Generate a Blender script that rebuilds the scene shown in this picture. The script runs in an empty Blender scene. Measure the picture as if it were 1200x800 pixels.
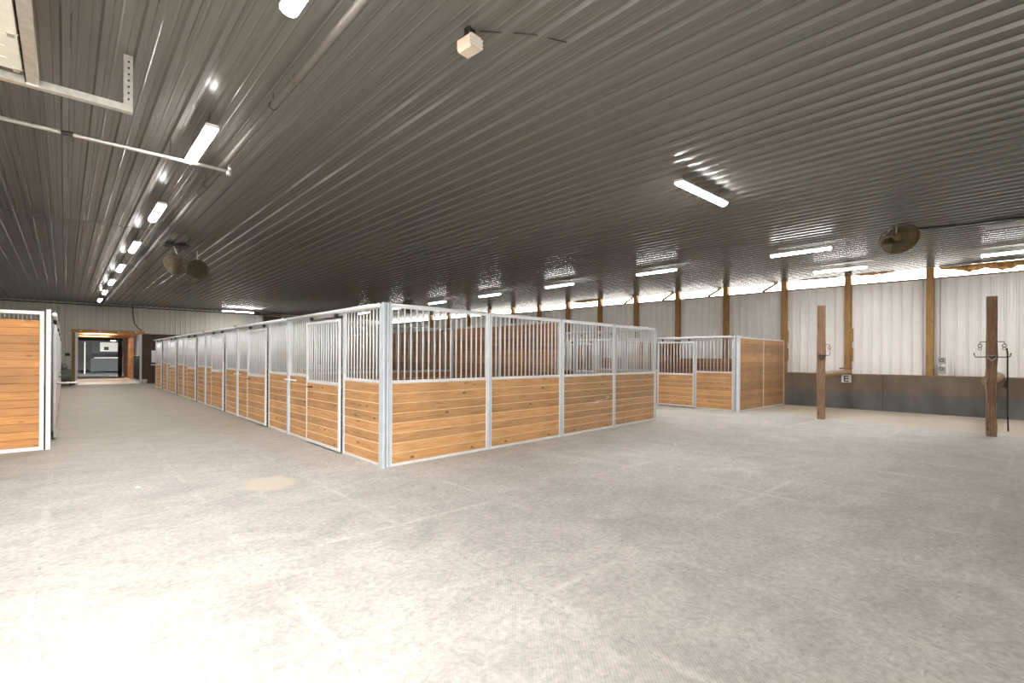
import bpy, math, random
from mathutils import Vector, Matrix
random.seed(7)
PI = math.pi
scn = bpy.context.scene
COL = scn.collection

# ------------------------------------------------------------------ materials
def new_mat(name):
    m = bpy.data.materials.new(name); m.use_nodes = True
    nt = m.node_tree
    b = nt.nodes['Principled BSDF']
    return m, nt, b
def N(nt, typ, **kw):
    n = nt.nodes.new(typ)
    for k, v in kw.items():
        if k.startswith('i_'):
            n.inputs[int(k[2:])].default_value = v
        else:
            setattr(n, k, v)
    return n
def ramp(nt, stops, interp='LINEAR'):
    r = nt.nodes.new('ShaderNodeValToRGB'); cr = r.color_ramp; cr.interpolation = interp
    while len(cr.elements) < len(stops): cr.elements.new(0.5)
    for e, (p, c) in zip(cr.elements, stops):
        e.position = p; e.color = (c[0], c[1], c[2], 1) if not isinstance(c, (int, float)) else (c, c, c, 1)
    return r
def mix(nt, fac, a, b, mode='MIX'):
    n = nt.nodes.new('ShaderNodeMix'); n.data_type = 'RGBA'; n.blend_type = mode
    L = nt.links
    for s, v in ((n.inputs[0], fac), (n.inputs[6], a), (n.inputs[7], b)):
        if hasattr(v, 'links'): L.new(v, s)
        elif isinstance(v, (int, float)): s.default_value = v
        else: s.default_value = (v[0], v[1], v[2], 1)
    return n.outputs[2]
def math_n(nt, op, a, b=None):
    n = nt.nodes.new('ShaderNodeMath'); n.operation = op
    for s, v in ((n.inputs[0], a), (n.inputs[1], b)):
        if v is None: continue
        if hasattr(v, 'links'): nt.links.new(v, s)
        else: s.default_value = v
    return n.outputs[0]

def plain(name, col, rough=0.6, metal=0.0, var=0.12, scale=8.0, bump=0.0, spec=0.5):
    """a painted / metal / plastic surface with faint procedural mottling"""
    m, nt, b = new_mat(name); L = nt.links
    tc = N(nt, 'ShaderNodeTexCoord')
    no = N(nt, 'ShaderNodeTexNoise'); no.inputs['Scale'].default_value = scale; no.inputs['Detail'].default_value = 5
    L.new(tc.outputs['Object'], no.inputs['Vector'])
    r = ramp(nt, [(0.3, [c * (1 - var) for c in col]), (0.7, [min(1, c * (1 + var)) for c in col])])
    L.new(no.outputs['Fac'], r.inputs[0]); L.new(r.outputs[0], b.inputs['Base Color'])
    b.inputs['Roughness'].default_value = rough; b.inputs['Metallic'].default_value = metal
    b.inputs['Specular IOR Level'].default_value = spec
    if bump:
        bp = N(nt, 'ShaderNodeBump'); bp.inputs['Strength'].default_value = bump; bp.inputs['Distance'].default_value = 0.01
        L.new(no.outputs['Fac'], bp.inputs['Height']); L.new(bp.outputs[0], b.inputs['Normal'])
    return m

def wood(name, c_dark, c_mid, c_light, knots=0.5, axis=0, rough=0.5, gscale=1.0, dirt=0.0):
    """boards: the grain runs along one local axis, every board (mesh island) has its own tone"""
    m, nt, b = new_mat(name); L = nt.links
    tc = N(nt, 'ShaderNodeTexCoord'); geo = N(nt, 'ShaderNodeNewGeometry')
    off = N(nt, 'ShaderNodeVectorMath', operation='SCALE'); off.inputs[0].default_value = (13.1, 7.7, 5.3)
    L.new(geo.outputs['Random Per Island'], off.inputs['Scale'])
    add = N(nt, 'ShaderNodeVectorMath', operation='ADD'); L.new(tc.outputs['Object'], add.inputs[0]); L.new(off.outputs[0], add.inputs[1])
    mp = N(nt, 'ShaderNodeMapping'); sc = [22 * gscale] * 3; sc[axis] = 1.3 * gscale; mp.inputs['Scale'].default_value = sc
    L.new(add.outputs[0], mp.inputs[0])
    g = N(nt, 'ShaderNodeTexNoise'); g.inputs['Scale'].default_value = 1.6; g.inputs['Detail'].default_value = 7; g.inputs['Distortion'].default_value = 1.2
    L.new(mp.outputs[0], g.inputs['Vector'])
    r = ramp(nt, [(0.28, c_dark), (0.5, c_mid), (0.74, c_light)]); L.new(g.outputs['Fac'], r.inputs[0])
    tone = ramp(nt, [(0, 0.78), (0.5, 1.0), (1, 1.12)]); L.new(geo.outputs['Random Per Island'], tone.inputs[0])
    c = mix(nt, 1.0, r.outputs[0], tone.outputs[0], 'MULTIPLY')
    # knots
    mk = N(nt, 'ShaderNodeMapping'); sk = [7.5] * 3; sk[axis] = 3.4; mk.inputs['Scale'].default_value = sk
    L.new(add.outputs[0], mk.inputs[0])
    v = N(nt, 'ShaderNodeTexVoronoi'); v.inputs['Scale'].default_value = 0.95; L.new(mk.outputs[0], v.inputs['Vector'])
    kr = ramp(nt, [(0.06, 1.0), (0.10, 0.75), (0.17, 0.0)]); L.new(v.outputs['Distance'], kr.inputs[0])
    kf = math_n(nt, 'MULTIPLY', kr.outputs[0], knots)
    c = mix(nt, kf, c, [x * 0.32 for x in c_dark])
    # larger blotches
    bl = N(nt, 'ShaderNodeTexNoise'); bl.inputs['Scale'].default_value = 1.7; bl.inputs['Detail'].default_value = 3
    L.new(tc.outputs['Object'], bl.inputs['Vector'])
    br = ramp(nt, [(0.35, 0.86), (0.65, 1.06)]); L.new(bl.outputs['Fac'], br.inputs[0])
    c = mix(nt, 1.0, c, br.outputs[0], 'MULTIPLY')
    if dirt:
        dn = N(nt, 'ShaderNodeTexNoise'); dn.inputs['Scale'].default_value = 5; dn.inputs['Detail'].default_value = 8
        L.new(tc.outputs['Object'], dn.inputs['Vector'])
        dr = ramp(nt, [(0.5, 0.0), (0.72, 1.0)]); L.new(dn.outputs['Fac'], dr.inputs[0])
        c = mix(nt, math_n(nt, 'MULTIPLY', dr.outputs[0], dirt), c, (0.2, 0.17, 0.14))
    L.new(c, b.inputs['Base Color']); b.inputs['Roughness'].default_value = rough
    bp = N(nt, 'ShaderNodeBump'); bp.inputs['Strength'].default_value = 0.25; bp.inputs['Distance'].default_value = 0.004
    L.new(g.outputs['Fac'], bp.inputs['Height']); L.new(bp.outputs[0], b.inputs['Normal'])
    return m

def emit(name, col, strength):
    m, nt, b = new_mat(name)
    b.inputs['Base Color'].default_value = (*col, 1)
    b.inputs['Emission Color'].default_value = (*col, 1); b.inputs['Emission Strength'].default_value = strength
    return m

LED = 32.0      # glow of the lens itself; the tube's downward light is its area lamp
LED_W = 43.0
M = {}
M['pine'] = wood('pine boards', (0.35, 0.165, 0.06), (0.52, 0.275, 0.115), (0.61, 0.35, 0.165), 0.95, 0)
M['pine_dirty'] = wood('scuffed pine boards', (0.28, 0.145, 0.062), (0.42, 0.235, 0.11), (0.51, 0.305, 0.15), 0.85, 0, dirt=0.45)
M['orange_pine'] = wood('orange pine boards', (0.37, 0.14, 0.027), (0.52, 0.22, 0.045), (0.60, 0.285, 0.077), 0.7, 0)
M['brown_pine'] = wood('brown pine partition boards', (0.26, 0.12, 0.05), (0.42, 0.21, 0.09), (0.52, 0.28, 0.13), 0.6, 0)
M['timber'] = wood('treated timber post', (0.20, 0.10, 0.03), (0.33, 0.18, 0.06), (0.42, 0.25, 0.10), 0.7, 2, 0.7)
M['tie'] = wood('weathered brown tie', (0.13, 0.07, 0.04), (0.29, 0.17, 0.10), (0.44, 0.29, 0.19), 0.5, 2, 0.85, dirt=0.3)
M['log'] = wood('round rail', (0.22, 0.13, 0.08), (0.36, 0.23, 0.14), (0.48, 0.34, 0.23), 0.5, 0, 0.8)
M['beam'] = wood('orange framing lumber', (0.34, 0.15, 0.05), (0.52, 0.26, 0.09), (0.66, 0.38, 0.16), 0.5, 0, 0.6)
M['pale_edge'] = plain('pale board edge', (0.72, 0.52, 0.30), 0.6, 0, 0.1)  # paler colour on the chamfers between pine boards
M['galv_post'] = plain('blue grey galvanised post', (0.56, 0.60, 0.64), 0.36, 0.25, 0.08, 5)
M['galv'] = plain('galvanised steel', (0.74, 0.745, 0.75), 0.36, 0.15, 0.05, 6)
M['galv_dull'] = plain('dull galvanised steel', (0.52, 0.54, 0.56), 0.45, 0.5, 0.15, 15)
M['white_paint'] = plain('white painted steel', (0.80, 0.79, 0.78), 0.45, 0.0, 0.05, 9)
M['black'] = plain('black plastic', (0.02, 0.02, 0.02), 0.5, 0, 0.2)
M['dark_iron'] = plain('dark iron', (0.05, 0.045, 0.04), 0.5, 0.6, 0.3)
M['cream'] = plain('cream door panel', (0.85, 0.82, 0.72), 0.5, 0, 0.04)
M['track'] = plain('zinc track', (0.62, 0.60, 0.55), 0.35, 0.6, 0.15, 20)
M['pipe'] = plain('grey paint pipe', (0.11, 0.10, 0.085), 0.45, 0.1, 0.12, 12)
M['tan'] = plain('tan plastic', (0.72, 0.60, 0.48), 0.5, 0, 0.06)
M['grey_box'] = plain('grey electrical box', (0.40, 0.41, 0.41), 0.5, 0.2, 0.06)
M['brass'] = plain('dusty brown fan guard', (0.20, 0.15, 0.07), 0.65, 0.1, 0.3, 14)
M['fan_dark'] = plain('dark brown fan guard', (0.06, 0.045, 0.022), 0.7, 0.1, 0.3, 14)
M['fixture'] = plain('white fixture housing', (0.72, 0.72, 0.70), 0.4, 0, 0.04)
M['off_lens'] = plain('unlit lens', (0.62, 0.60, 0.62), 0.35, 0, 0.05)
M['led'] = emit('lit tube lens', (1.0, 0.985, 0.96), LED)
M['led'].cycles.emission_sampling = 'NONE'
M['led_far'] = emit('lit lamp', (1.0, 0.95, 0.88), 14)
M['insul'] = plain('brown insulation batt', (0.62, 0.34, 0.13), 0.95, 0, 0.5, 9, 1.0)
M['dark_board'] = wood('dark brown siding', (0.035, 0.02, 0.013), (0.06, 0.035, 0.022), (0.09, 0.055, 0.035), 0.3, 2, 0.6)
M['grey_paint'] = plain('grey painted siding', (0.22, 0.23, 0.23), 0.6, 0, 0.08)
M['dark_grey'] = plain('dark grey cabinet', (0.026, 0.031, 0.037), 0.5, 0, 0.2)
M['sign_white'] = plain('white sign', (0.82, 0.82, 0.80), 0.5, 0, 0.03)
M['rope'] = plain('black lead rope', (0.025, 0.022, 0.02), 0.9, 0, 0.3, 30)
M['red_brown'] = plain('reddish bale', (0.33, 0.16, 0.10), 0.9, 0, 0.3, 12, 0.5)
M['green_grey'] = plain('green grey machine', (0.16, 0.18, 0.14), 0.5, 0.1, 0.3)

# ribbed metal skins
def metal_skin(name, col, rough, metal, coat=0.0, dirt=0.1):
    m, nt, b = new_mat(name); L = nt.links
    tc = N(nt, 'ShaderNodeTexCoord')
    no = N(nt, 'ShaderNodeTexNoise'); no.inputs['Scale'].default_value = 0.9; no.inputs['Detail'].default_value = 6
    L.new(tc.outputs['Object'], no.inputs['Vector'])
    r = ramp(nt, [(0.3, [c * (1 - dirt) for c in col]), (0.7, col)]); L.new(no.outputs['Fac'], r.inputs[0])
    L.new(r.outputs[0], b.inputs['Base Color'])
    rr = ramp(nt, [(0.3, rough * 0.95), (0.7, rough * 1.08)]); L.new(no.outputs['Fac'], rr.inputs[0]); L.new(rr.outputs[0], b.inputs['Roughness'])
    b.inputs['Metallic'].default_value = metal; b.inputs['Coat Weight'].default_value = coat; b.inputs['Coat Roughness'].default_value = 0.15
    return m
M['ceil'], _nt, _b = new_mat('charcoal ribbed steel ceiling')
_b.inputs['Base Color'].default_value = (0.168, 0.164, 0.150, 1); _b.inputs['Roughness'].default_value = 0.25; _b.inputs['Metallic'].default_value = 0.15
M['wall'] = metal_skin('white ribbed steel wall', (0.88, 0.87, 0.84), 0.45, 0.0)
M['wall_back'] = metal_skin('cream ribbed steel wall', (0.62, 0.61, 0.54), 0.5, 0.0)

# floor: dusty rubber mats
def floor_mat():
    m, nt, b = new_mat('dusty rubber mat floor'); L = nt.links
    tc = N(nt, 'ShaderNodeTexCoord')
    def noise(scale, detail=6, dist=0.0, sc=(1, 1, 1), rough=0.55):
        mp = N(nt, 'ShaderNodeMapping'); mp.inputs['Scale'].default_value = sc; L.new(tc.outputs['Object'], mp.inputs[0])
        n = N(nt, 'ShaderNodeTexNoise'); n.inputs['Scale'].default_value = scale; n.inputs['Detail'].default_value = detail
        n.inputs['Distortion'].default_value = dist; n.inputs['Roughness'].default_value = rough
        L.new(mp.outputs[0], n.inputs['Vector']); return n.outputs['Fac']
    big = noise(0.35, 5, 0.6); mid = noise(1.7, 8, 1.0, (1, 1.3, 1), 0.65); fine = noise(22, 8, 0.4, rough=0.75)
    c0 = ramp(nt, [(0.3, (0.45, 0.43, 0.40)), (0.7, (0.575, 0.545, 0.505))]); L.new(big, c0.inputs[0])
    r1 = ramp(nt, [(0.34, 0.84), (0.5, 1.0), (0.66, 1.14)]); L.new(mid, r1.inputs[0])
    c = mix(nt, 1.0, c0.outputs[0], r1.outputs[0], 'MULTIPLY')
    r2 = ramp(nt, [(0.35, 0.74), (0.65, 1.18)]); L.new(fine, r2.inputs[0])
    c = mix(nt, 1.0, c, r2.outputs[0], 'MULTIPLY')
    # dark scuffs
    sc = noise(6.5, 9, 1.5, rough=0.8); r3 = ramp(nt, [(0.54, 0.0), (0.70, 0.7)]); L.new(sc, r3.inputs[0])
    c = mix(nt, r3.outputs[0], c, (0.25, 0.245, 0.23))
    # mat seams : x = 1.08 + 1.22 k, y = 2.2 + 1.83 k, dusty pale with broken dark joints
    sep = N(nt, 'ShaderNodeSeparateXYZ'); L.new(tc.outputs['Object'], sep.inputs[0])
    wob = math_n(nt, 'MULTIPLY', math_n(nt, 'SUBTRACT', noise(9, 3), 0.5), 0.05)
    def seam(src, o, p, w):
        t = math_n(nt, 'ADD', math_n(nt, 'SUBTRACT', src, o), wob)
        f = math_n(nt, 'PINGPONG', t, p / 2.0)            # 0 on the seam
        r = ramp(nt, [(0.0, 1.0), (w, 0.0)]); L.new(f, r.inputs[0]); return r.outputs[0]
    sx = seam(sep.outputs['X'], 1.09 - 1.22 * 40, 1.22, 0.045); sy = seam(sep.outputs['Y'], 2.25 - 1.83 * 40, 1.83, 0.045)
    sm = math_n(nt, 'MAXIMUM', sx, sy)
    brk = ramp(nt, [(0.43, 0.0), (0.62, 0.55)]); L.new(noise(1.1, 4, 0.5), brk.inputs[0])
    c = mix(nt, math_n(nt, 'MULTIPLY', sm, brk.outputs[0]), c, (0.74, 0.70, 0.65))
    dx = seam(sep.outputs['X'], 1.09 - 1.22 * 40, 1.22, 0.012); dy = seam(sep.outputs['Y'], 2.25 - 1.83 * 40, 1.83, 0.012)
    brk2 = ramp(nt, [(0.52, 0.0), (0.6, 0.6)]); L.new(noise(14, 2), brk2.inputs[0])
    c = mix(nt, math_n(nt, 'MULTIPLY', math_n(nt, 'MAXIMUM', dx, dy), brk2.outputs[0]), c, (0.2, 0.19, 0.175))
    # pale sand patch on the mats and a few smaller ones
    def patch(c, x, y, rx, ry, col, k):
        dx_ = math_n(nt, 'DIVIDE', math_n(nt, 'SUBTRACT', sep.outputs['X'], x), rx)
        dy_ = math_n(nt, 'DIVIDE', math_n(nt, 'SUBTRACT', sep.outputs['Y'], y), ry)
        d = math_n(nt, 'ADD', math_n(nt, 'MULTIPLY', dx_, dx_), math_n(nt, 'MULTIPLY', dy_, dy_))
        d = math_n(nt, 'ADD', d, math_n(nt, 'MULTIPLY', math_n(nt, 'SUBTRACT', noise(4, 4), 0.5), 0.8))
        r = ramp(nt, [(0.5, k), (1.0, 0.0)]); L.new(d, r.inputs[0])
        return mix(nt, r.outputs[0], c, col)
    c = patch(c, 1.87, 6.45, 0.34, 0.42, (0.62, 0.54, 0.44), 0.8)
    # sandy drift along the right wall
    dd = math_n(nt, 'ADD', math_n(nt, 'SUBTRACT', sep.outputs['X'], 14.6), math_n(nt, 'MULTIPLY', math_n(nt, 'SUBTRACT', big, 0.5), 5.0))
    rd = ramp(nt, [(0.0, 0.0), (1.0, 0.7)]); L.new(dd, rd.inputs[0])
    c = mix(nt, rd.outputs[0], c, (0.46, 0.39, 0.29))
    # tan dirt plus the far aisle's dimmer light, painted into the floor colour
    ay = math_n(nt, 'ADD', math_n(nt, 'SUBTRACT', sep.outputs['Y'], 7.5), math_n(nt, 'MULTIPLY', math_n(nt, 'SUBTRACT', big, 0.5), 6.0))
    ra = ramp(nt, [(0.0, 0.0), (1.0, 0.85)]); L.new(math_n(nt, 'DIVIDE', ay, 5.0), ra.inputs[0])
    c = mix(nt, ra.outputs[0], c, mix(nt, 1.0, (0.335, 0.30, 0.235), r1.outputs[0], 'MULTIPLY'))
    L.new(c, b.inputs['Base Color'])
    rg = ramp(nt, [(0.3, 0.55), (0.7, 0.8)]); L.new(mid, rg.inputs[0]); L.new(rg.outputs[0], b.inputs['Roughness'])
    b.inputs['Specular IOR Level'].default_value = 0.35
    bp = N(nt, 'ShaderNodeBump'); bp.inputs['Strength'].default_value = 0.5; bp.inputs['Distance'].default_value = 0.008
    wm = N(nt, 'ShaderNodeMapping'); wm.inputs['Rotation'].default_value = (0, 0, 0.75); L.new(tc.outputs['Object'], wm.inputs[0])
    wv = N(nt, 'ShaderNodeTexWave'); wv.inputs['Scale'].default_value = 18; wv.inputs['Distortion'].default_value = 0.4; L.new(wm.outputs[0], wv.inputs['Vector'])
    b2 = N(nt, 'ShaderNodeBump'); b2.inputs['Strength'].default_value = 0.35; b2.inputs['Distance'].default_value = 0.003
    L.new(fine, bp.inputs['Height']); L.new(wv.outputs['Fac'], b2.inputs['Height']); L.new(bp.outputs[0], b2.inputs['Normal']); L.new(b2.outputs[0], b.inputs['Normal'])
    return m
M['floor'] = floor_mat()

def kick_mat():
    m, nt, b = new_mat('dusty dark rubber kickboard'); L = nt.links
    tc = N(nt, 'ShaderNodeTexCoord')
    sep = N(nt, 'ShaderNodeSeparateXYZ'); L.new(tc.outputs['Object'], sep.inputs[0])
    mp = N(nt, 'ShaderNodeMapping'); mp.inputs['Scale'].default_value = (1, 1, 0.5); L.new(tc.outputs['Object'], mp.inputs[0])
    n = N(nt, 'ShaderNodeTexNoise'); n.inputs['Scale'].default_value = 2.2; n.inputs['Detail'].default_value = 7; L.new(mp.outputs[0], n.inputs['Vector'])
    grey = ramp(nt, [(0.3, (0.075, 0.075, 0.073)), (0.7, (0.14, 0.137, 0.128))]); L.new(n.outputs['Fac'], grey.inputs[0])
    brown = ramp(nt, [(0.3, (0.12, 0.085, 0.060)), (0.7, (0.19, 0.145, 0.10))]); L.new(n.outputs['Fac'], brown.inputs[0])
    h = ramp(nt, [(0.44, 0.0), (0.66, 1.0)])
    t = math_n(nt, 'ADD', sep.outputs['Z'], math_n(nt, 'MULTIPLY', math_n(nt, 'SUBTRACT', n.outputs['Fac'], 0.5), 0.25)); L.new(t, h.inputs[0])
    c = mix(nt, h.outputs[0], grey.outputs[0], brown.outputs[0])
    L.new(c, b.inputs['Base Color']); b.inputs['Roughness'].default_value = 0.7
    return m
M['kick'] = kick_mat()
M['concrete'] = plain('pale passage floor', (0.80, 0.72, 0.60), 0.7, 0, 0.10, 3)
M['concrete_grey'] = plain('grey far floor', (0.13, 0.14, 0.145), 0.5, 0, 0.15, 2)
M['ground'] = plain('pale gravel yard', (0.62, 0.60, 0.56), 0.9, 0, 0.1, 6)

# ------------------------------------------------------------------ mesh helpers
class MB:
    def __init__(s): s.v = []; s.f = []; s.m = []; s.mi = 0; s.sm = set()
    def box(s, x0, y0, z0, x1, y1, z1):
        if x0 > x1: x0, x1 = x1, x0
        if y0 > y1: y0, y1 = y1, y0
        if z0 > z1: z0, z1 = z1, z0
        n = len(s.v)
        s.v += [(x0, y0, z0), (x1, y0, z0), (x1, y1, z0), (x0, y1, z0), (x0, y0, z1), (x1, y0, z1), (x1, y1, z1), (x0, y1, z1)]
        for q in ((0, 3, 2, 1), (4, 5, 6, 7), (0, 1, 5, 4), (1, 2, 6, 5), (2, 3, 7, 6), (3, 0, 4, 7)):
            s.f.append([n + i for i in q]); s.m.append(s.mi)
        return s
    def cbox(s, x0, y0, z0, x1, y1, z1, c=0.006, axis=0, edge=None):
        """box running along one axis with its four long edges chamfered"""
        a = [(x0, x1), (y0, y1), (z0, z1)]; o = [i for i in range(3) if i != axis]
        (u0, u1), (w0, w1) = a[o[0]], a[o[1]]
        prof = [(u0 + c, w0), (u1 - c, w0), (u1, w0 + c), (u1, w1 - c), (u1 - c, w1), (u0 + c, w1), (u0, w1 - c), (u0, w0 + c)]
        n = len(s.v)
        for t in a[axis]:
            for (p, q) in prof:
                c3 = [0, 0, 0]; c3[axis] = t; c3[o[0]] = p; c3[o[1]] = q; s.v.append(tuple(c3))
        flip = (axis == 1)
        for i in range(8):
            j = (i + 1) % 8; q = [n + i, n + j, n + 8 + j, n + 8 + i]
            s.f.append(q[::-1] if flip else q); s.m.append(s.mi if (edge is None or i % 2 == 0) else edge)
        e0 = [n + i for i in range(8)]; e1 = [n + 8 + i for i in range(8)]
        s.f.append(e0 if flip else e0[::-1]); s.m.append(s.mi); s.f.append(e1[::-1] if flip else e1); s.m.append(s.mi)
        return s
    def tube(s, pts, r, k=8, smooth=True):
        pts = [Vector(p) for p in pts]; n = len(s.v); up = None
        for i, p in enumerate(pts):
            d = (pts[min(i + 1, len(pts) - 1)] - pts[max(i - 1, 0)]).normalized()
            if up is None:
                up = Vector((0, 0, 1)) if abs(d.z) < 0.9 else Vector((1, 0, 0))
            a = (up - d * up.dot(d)).normalized(); b = d.cross(a); up = a
            rr = r[i] if isinstance(r, (list, tuple)) else r
            for j in range(k):
                t = 2 * PI * j / k; s.v.append(tuple(p + (a * math.cos(t) + b * math.sin(t)) * rr))
        for i in range(len(pts) - 1):
            for j in range(k):
                q = [n + i * k + j, n + i * k + (j + 1) % k, n + (i + 1) * k + (j + 1) % k, n + (i + 1) * k + j]
                if smooth: s.sm.add(len(s.f))
                s.f.append(q); s.m.append(s.mi)
        s.f.append([n + j for j in range(k)][::-1]); s.m.append(s.mi)
        e = n + (len(pts) - 1) * k; s.f.append([e + j for j in range(k)]); s.m.append(s.mi)
        return s
    def ring(s, c, nrm, R, r, k=24, kk=6):
        nrm = Vector(nrm).normalized(); a = nrm.orthogonal().normalized(); b = nrm.cross(a); c = Vector(c); n = len(s.v)
        for i in range(k):
            t = 2 * PI * i / k; d = a * math.cos(t) + b * math.sin(t)
            for j in range(kk):
                u = 2 * PI * j / kk; s.v.append(tuple(c + d * (R + r * math.cos(u)) + nrm * r * math.sin(u)))
        for i in range(k):
            for j in range(kk):
                i2 = (i + 1) % k; j2 = (j + 1) % kk; s.sm.add(len(s.f))
                s.f.append([n + i * kk + j, n + i2 * kk + j, n + i2 * kk + j2, n + i * kk + j2]); s.m.append(s.mi)
        return s
    def quad(s, a, b, c, d):
        n = len(s.v); s.v += [tuple(a), tuple(b), tuple(c), tuple(d)]; s.f.append([n, n + 1, n + 2, n + 3]); s.m.append(s.mi); return s
    def build(s, name, mat, parent=None, loc=None, rotz=0.0):
        me = bpy.data.meshes.new(name); me.from_pydata(s.v, [], s.f)
        mats = list(mat) if isinstance(mat, (list, tuple)) else [mat]
        if s.m and max(s.m) == 1 and len(mats) == 1: mats.append(M['pale_edge'])
        for mm in mats: me.materials.append(mm)
        for i, p in enumerate(me.polygons):
            p.material_index = s.m[i]; p.use_smooth = i in s.sm
        me.update()
        o = bpy.data.objects.new(name, me); COL.objects.link(o)
        if parent: o.parent = parent
        if loc: o.location = loc
        if rotz: o.rotation_euler = (0, 0, rotz)
        return o
def thing(name, label, cat, loc=(0, 0, 0), rotz=0.0, group=None):
    o = bpy.data.objects.new(name, None); COL.objects.link(o); o.empty_display_size = 0.1
    o.location = loc; o.rotation_euler = (0, 0, rotz)
    o['label'] = label; o['category'] = cat
    if group: o['group'] = group
    return o
def tag(o, label, cat, group=None):
    o['label'] = label; o['category'] = cat
    if group: o['group'] = group
    return o
def struct(o):
    o['kind'] = 'structure'; return o
CH = {}
def kids(o): return [c for c in COL.objects if c.parent == o]
def copy_tree(o, loc=None, rotz=None, label=None, group=None):
    c = o.copy(); COL.objects.link(c)
    if loc is not None: c.location = loc
    if rotz is not None: c.rotation_euler = (0, 0, rotz)
    if label: c['label'] = label
    if group: c['group'] = group
    for ch in kids(o):
        d = ch.copy(); COL.objects.link(d); d.parent = c
        for g in kids(ch):
            e = g.copy(); COL.objects.link(e); e.parent = d
    return c
ORD = ['first', 'second', 'third', 'fourth', 'fifth', 'sixth', 'seventh', 'eighth', 'ninth', 'tenth', 'eleventh', 'twelfth', 'thirteenth']

# ------------------------------------------------------------------ the shell
CZ = 4.24          # ceiling height
WS = -0.0429       # right wall drift: x = 18.02 + WS*(y-12)
def wx(y): return 18.02 + WS * (y - 12)
YB = 33.62; YF = -1.6; XL = -14.0
PITCH = 0.2437

# floor
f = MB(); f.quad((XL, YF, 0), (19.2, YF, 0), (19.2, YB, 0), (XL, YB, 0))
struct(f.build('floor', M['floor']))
# raised dirt line against the right wall
# ceiling : ribbed steel, ribs along the barn
def ribbed(u0, u1, phase, depth, minor=0.006, pitch=PITCH, wide=0.046, top=0.026):
    """profile points (u, h); h is the height of the rib out of the sheet"""
    pts = [(u0, 0)]
    k = math.ceil((u0 - phase) / pitch)
    while phase + k * pitch < u1 - wide:
        c = phase + k * pitch
        if c - wide > pts[-1][0]:
            pts += [(c - wide, 0), (c - top, depth), (c + top, depth), (c + wide, 0)]
            for q in (1 / 3, 2 / 3):
                mc = c + q * pitch
                if mc + 0.012 < u1: pts += [(mc - 0.012, 0), (mc - 0.004, minor), (mc + 0.004, minor), (mc + 0.012, 0)]
        k += 1
    pts.append((u1, 0)); return pts
def sheet(pts, A, B, name, mat):
    """A(u,h), B(u,h) -> the two ends of every profile point"""
    mb = MB()
    for u, h in pts: mb.v += [A(u, h), B(u, h)]
    for i in range(len(pts) - 1):
        mb.f.append([2 * i, 2 * i + 2, 2 * i + 3, 2 * i + 1]); mb.m.append(0)
    return mb.build(name, mat)
cp = ribbed(XL, 18.75, 2.19, 0.034, minor=0.004, wide=0.040, top=0.023)
struct(sheet(cp, lambda u, h: (u, YF, CZ - h), lambda u, h: (u, YB, CZ - h), 'ceiling', M['ceil']))
rf = MB(); rf.box(XL, YF - 0.1, CZ + 0.25, 20.3, YB + 0.1, CZ + 0.3)
struct(rf.build('roof', M['ceil']))
# right wall : white ribbed steel, open daylight strip under the eave
PT = 3.90
rp = ribbed(YF, YB, 0.13, 0.034, wide=0.034, top=0.012)
struct(sheet(rp, lambda u, h: (wx(u) + 0.14 - h, u, 0), lambda u, h: (wx(u) + 0.14 - h, u, PT), 'wall_right', M['wall']))
# back wall in pieces around the passage opening
OX0, OX1, OZ = 0.42, 3.10, 2.72
def back_piece(x0, x1, z0, z1, name, mat=None):
    pr = ribbed(x0, x1, 0.05, 0.03, wide=0.03, top=0.012)
    return struct(sheet(pr, lambda u, h: (u, YB - h, z0), lambda u, h: (u, YB - h, z1), name, mat or M['wall_back']))
back_piece(XL, OX0 - 0.02, 0, CZ + 0.1, 'wall_back')
back_piece(OX0 - 0.02, 17.3, OZ, CZ + 0.1, 'wall_back')
# dark brown siding right of the opening
db = MB()
x = OX1 + 0.04
while x < 6.3:
    db.cbox(x, YB - 0.06, 0.0, x + 0.19, YB - 0.01, OZ - 0.002, 0.006, 2); x += 0.192
struct(db.build('wall_back_siding', M['dark_board']))
back_piece(6.3, 17.3, 0, OZ, 'wall_back')
# left and front walls (out of frame, they close the room)
lw = MB(); lw.box(XL - 0.05, YF, 0, XL, YB, CZ + 0.2); struct(lw.build('wall_left', M['wall_back']))
DX0, DX1, DZ = -6.2, -0.05, 3.75     # the open overhead door the daylight comes through
fw = MB(); fw.box(XL, YF - 0.05, 0, DX0, YF, CZ + 0.2); fw.box(DX1, YF - 0.05, 0, 19.2, YF, CZ + 0.2); fw.box(DX0, YF - 0.05, DZ, DX1, YF, CZ + 0.2)

struct(fw.build('wall_front', M['wall']))
# outside ground
g = MB(); g.quad((-60, -60, -0.03), (80, -60, -0.03), (80, 90, -0.03), (-60, 90, -0.03)); struct(g.build('ground', M['ground']))

# kickboard along the right wall
kb = MB()
for y0, y1 in ((YF, 1.0), (1.0, 3.44), (3.44, 5.9), (5.9, 6.14)):
    mx = 0.005
    n = len(kb.v)
    def px(y): return wx(y) - 0.10
    for (yy, zz, dxx) in ((y0 + mx, 0.0, 0), (y1 - mx, 0.0, 0), (y1 - mx, 1.07, 0), (y0 + mx, 1.07, 0), (y0 + mx, 0.0, .03), (y1 - mx, 0.0, .03), (y1 - mx, 1.07, .03), (y0 + mx, 1.07, .03)):
        kb.v.append((px(yy) + dxx, yy, zz))
    for q in ((3, 2, 1, 0), (4, 5, 6, 7), (0, 1, 5, 4), (1, 2, 6, 5), (2, 3, 7, 6), (3, 0, 4, 7)):
        kb.f.append([n + i for i in q]); kb.m.append(0)
struct(kb.build('baseboard_right', M['kick']))
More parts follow.
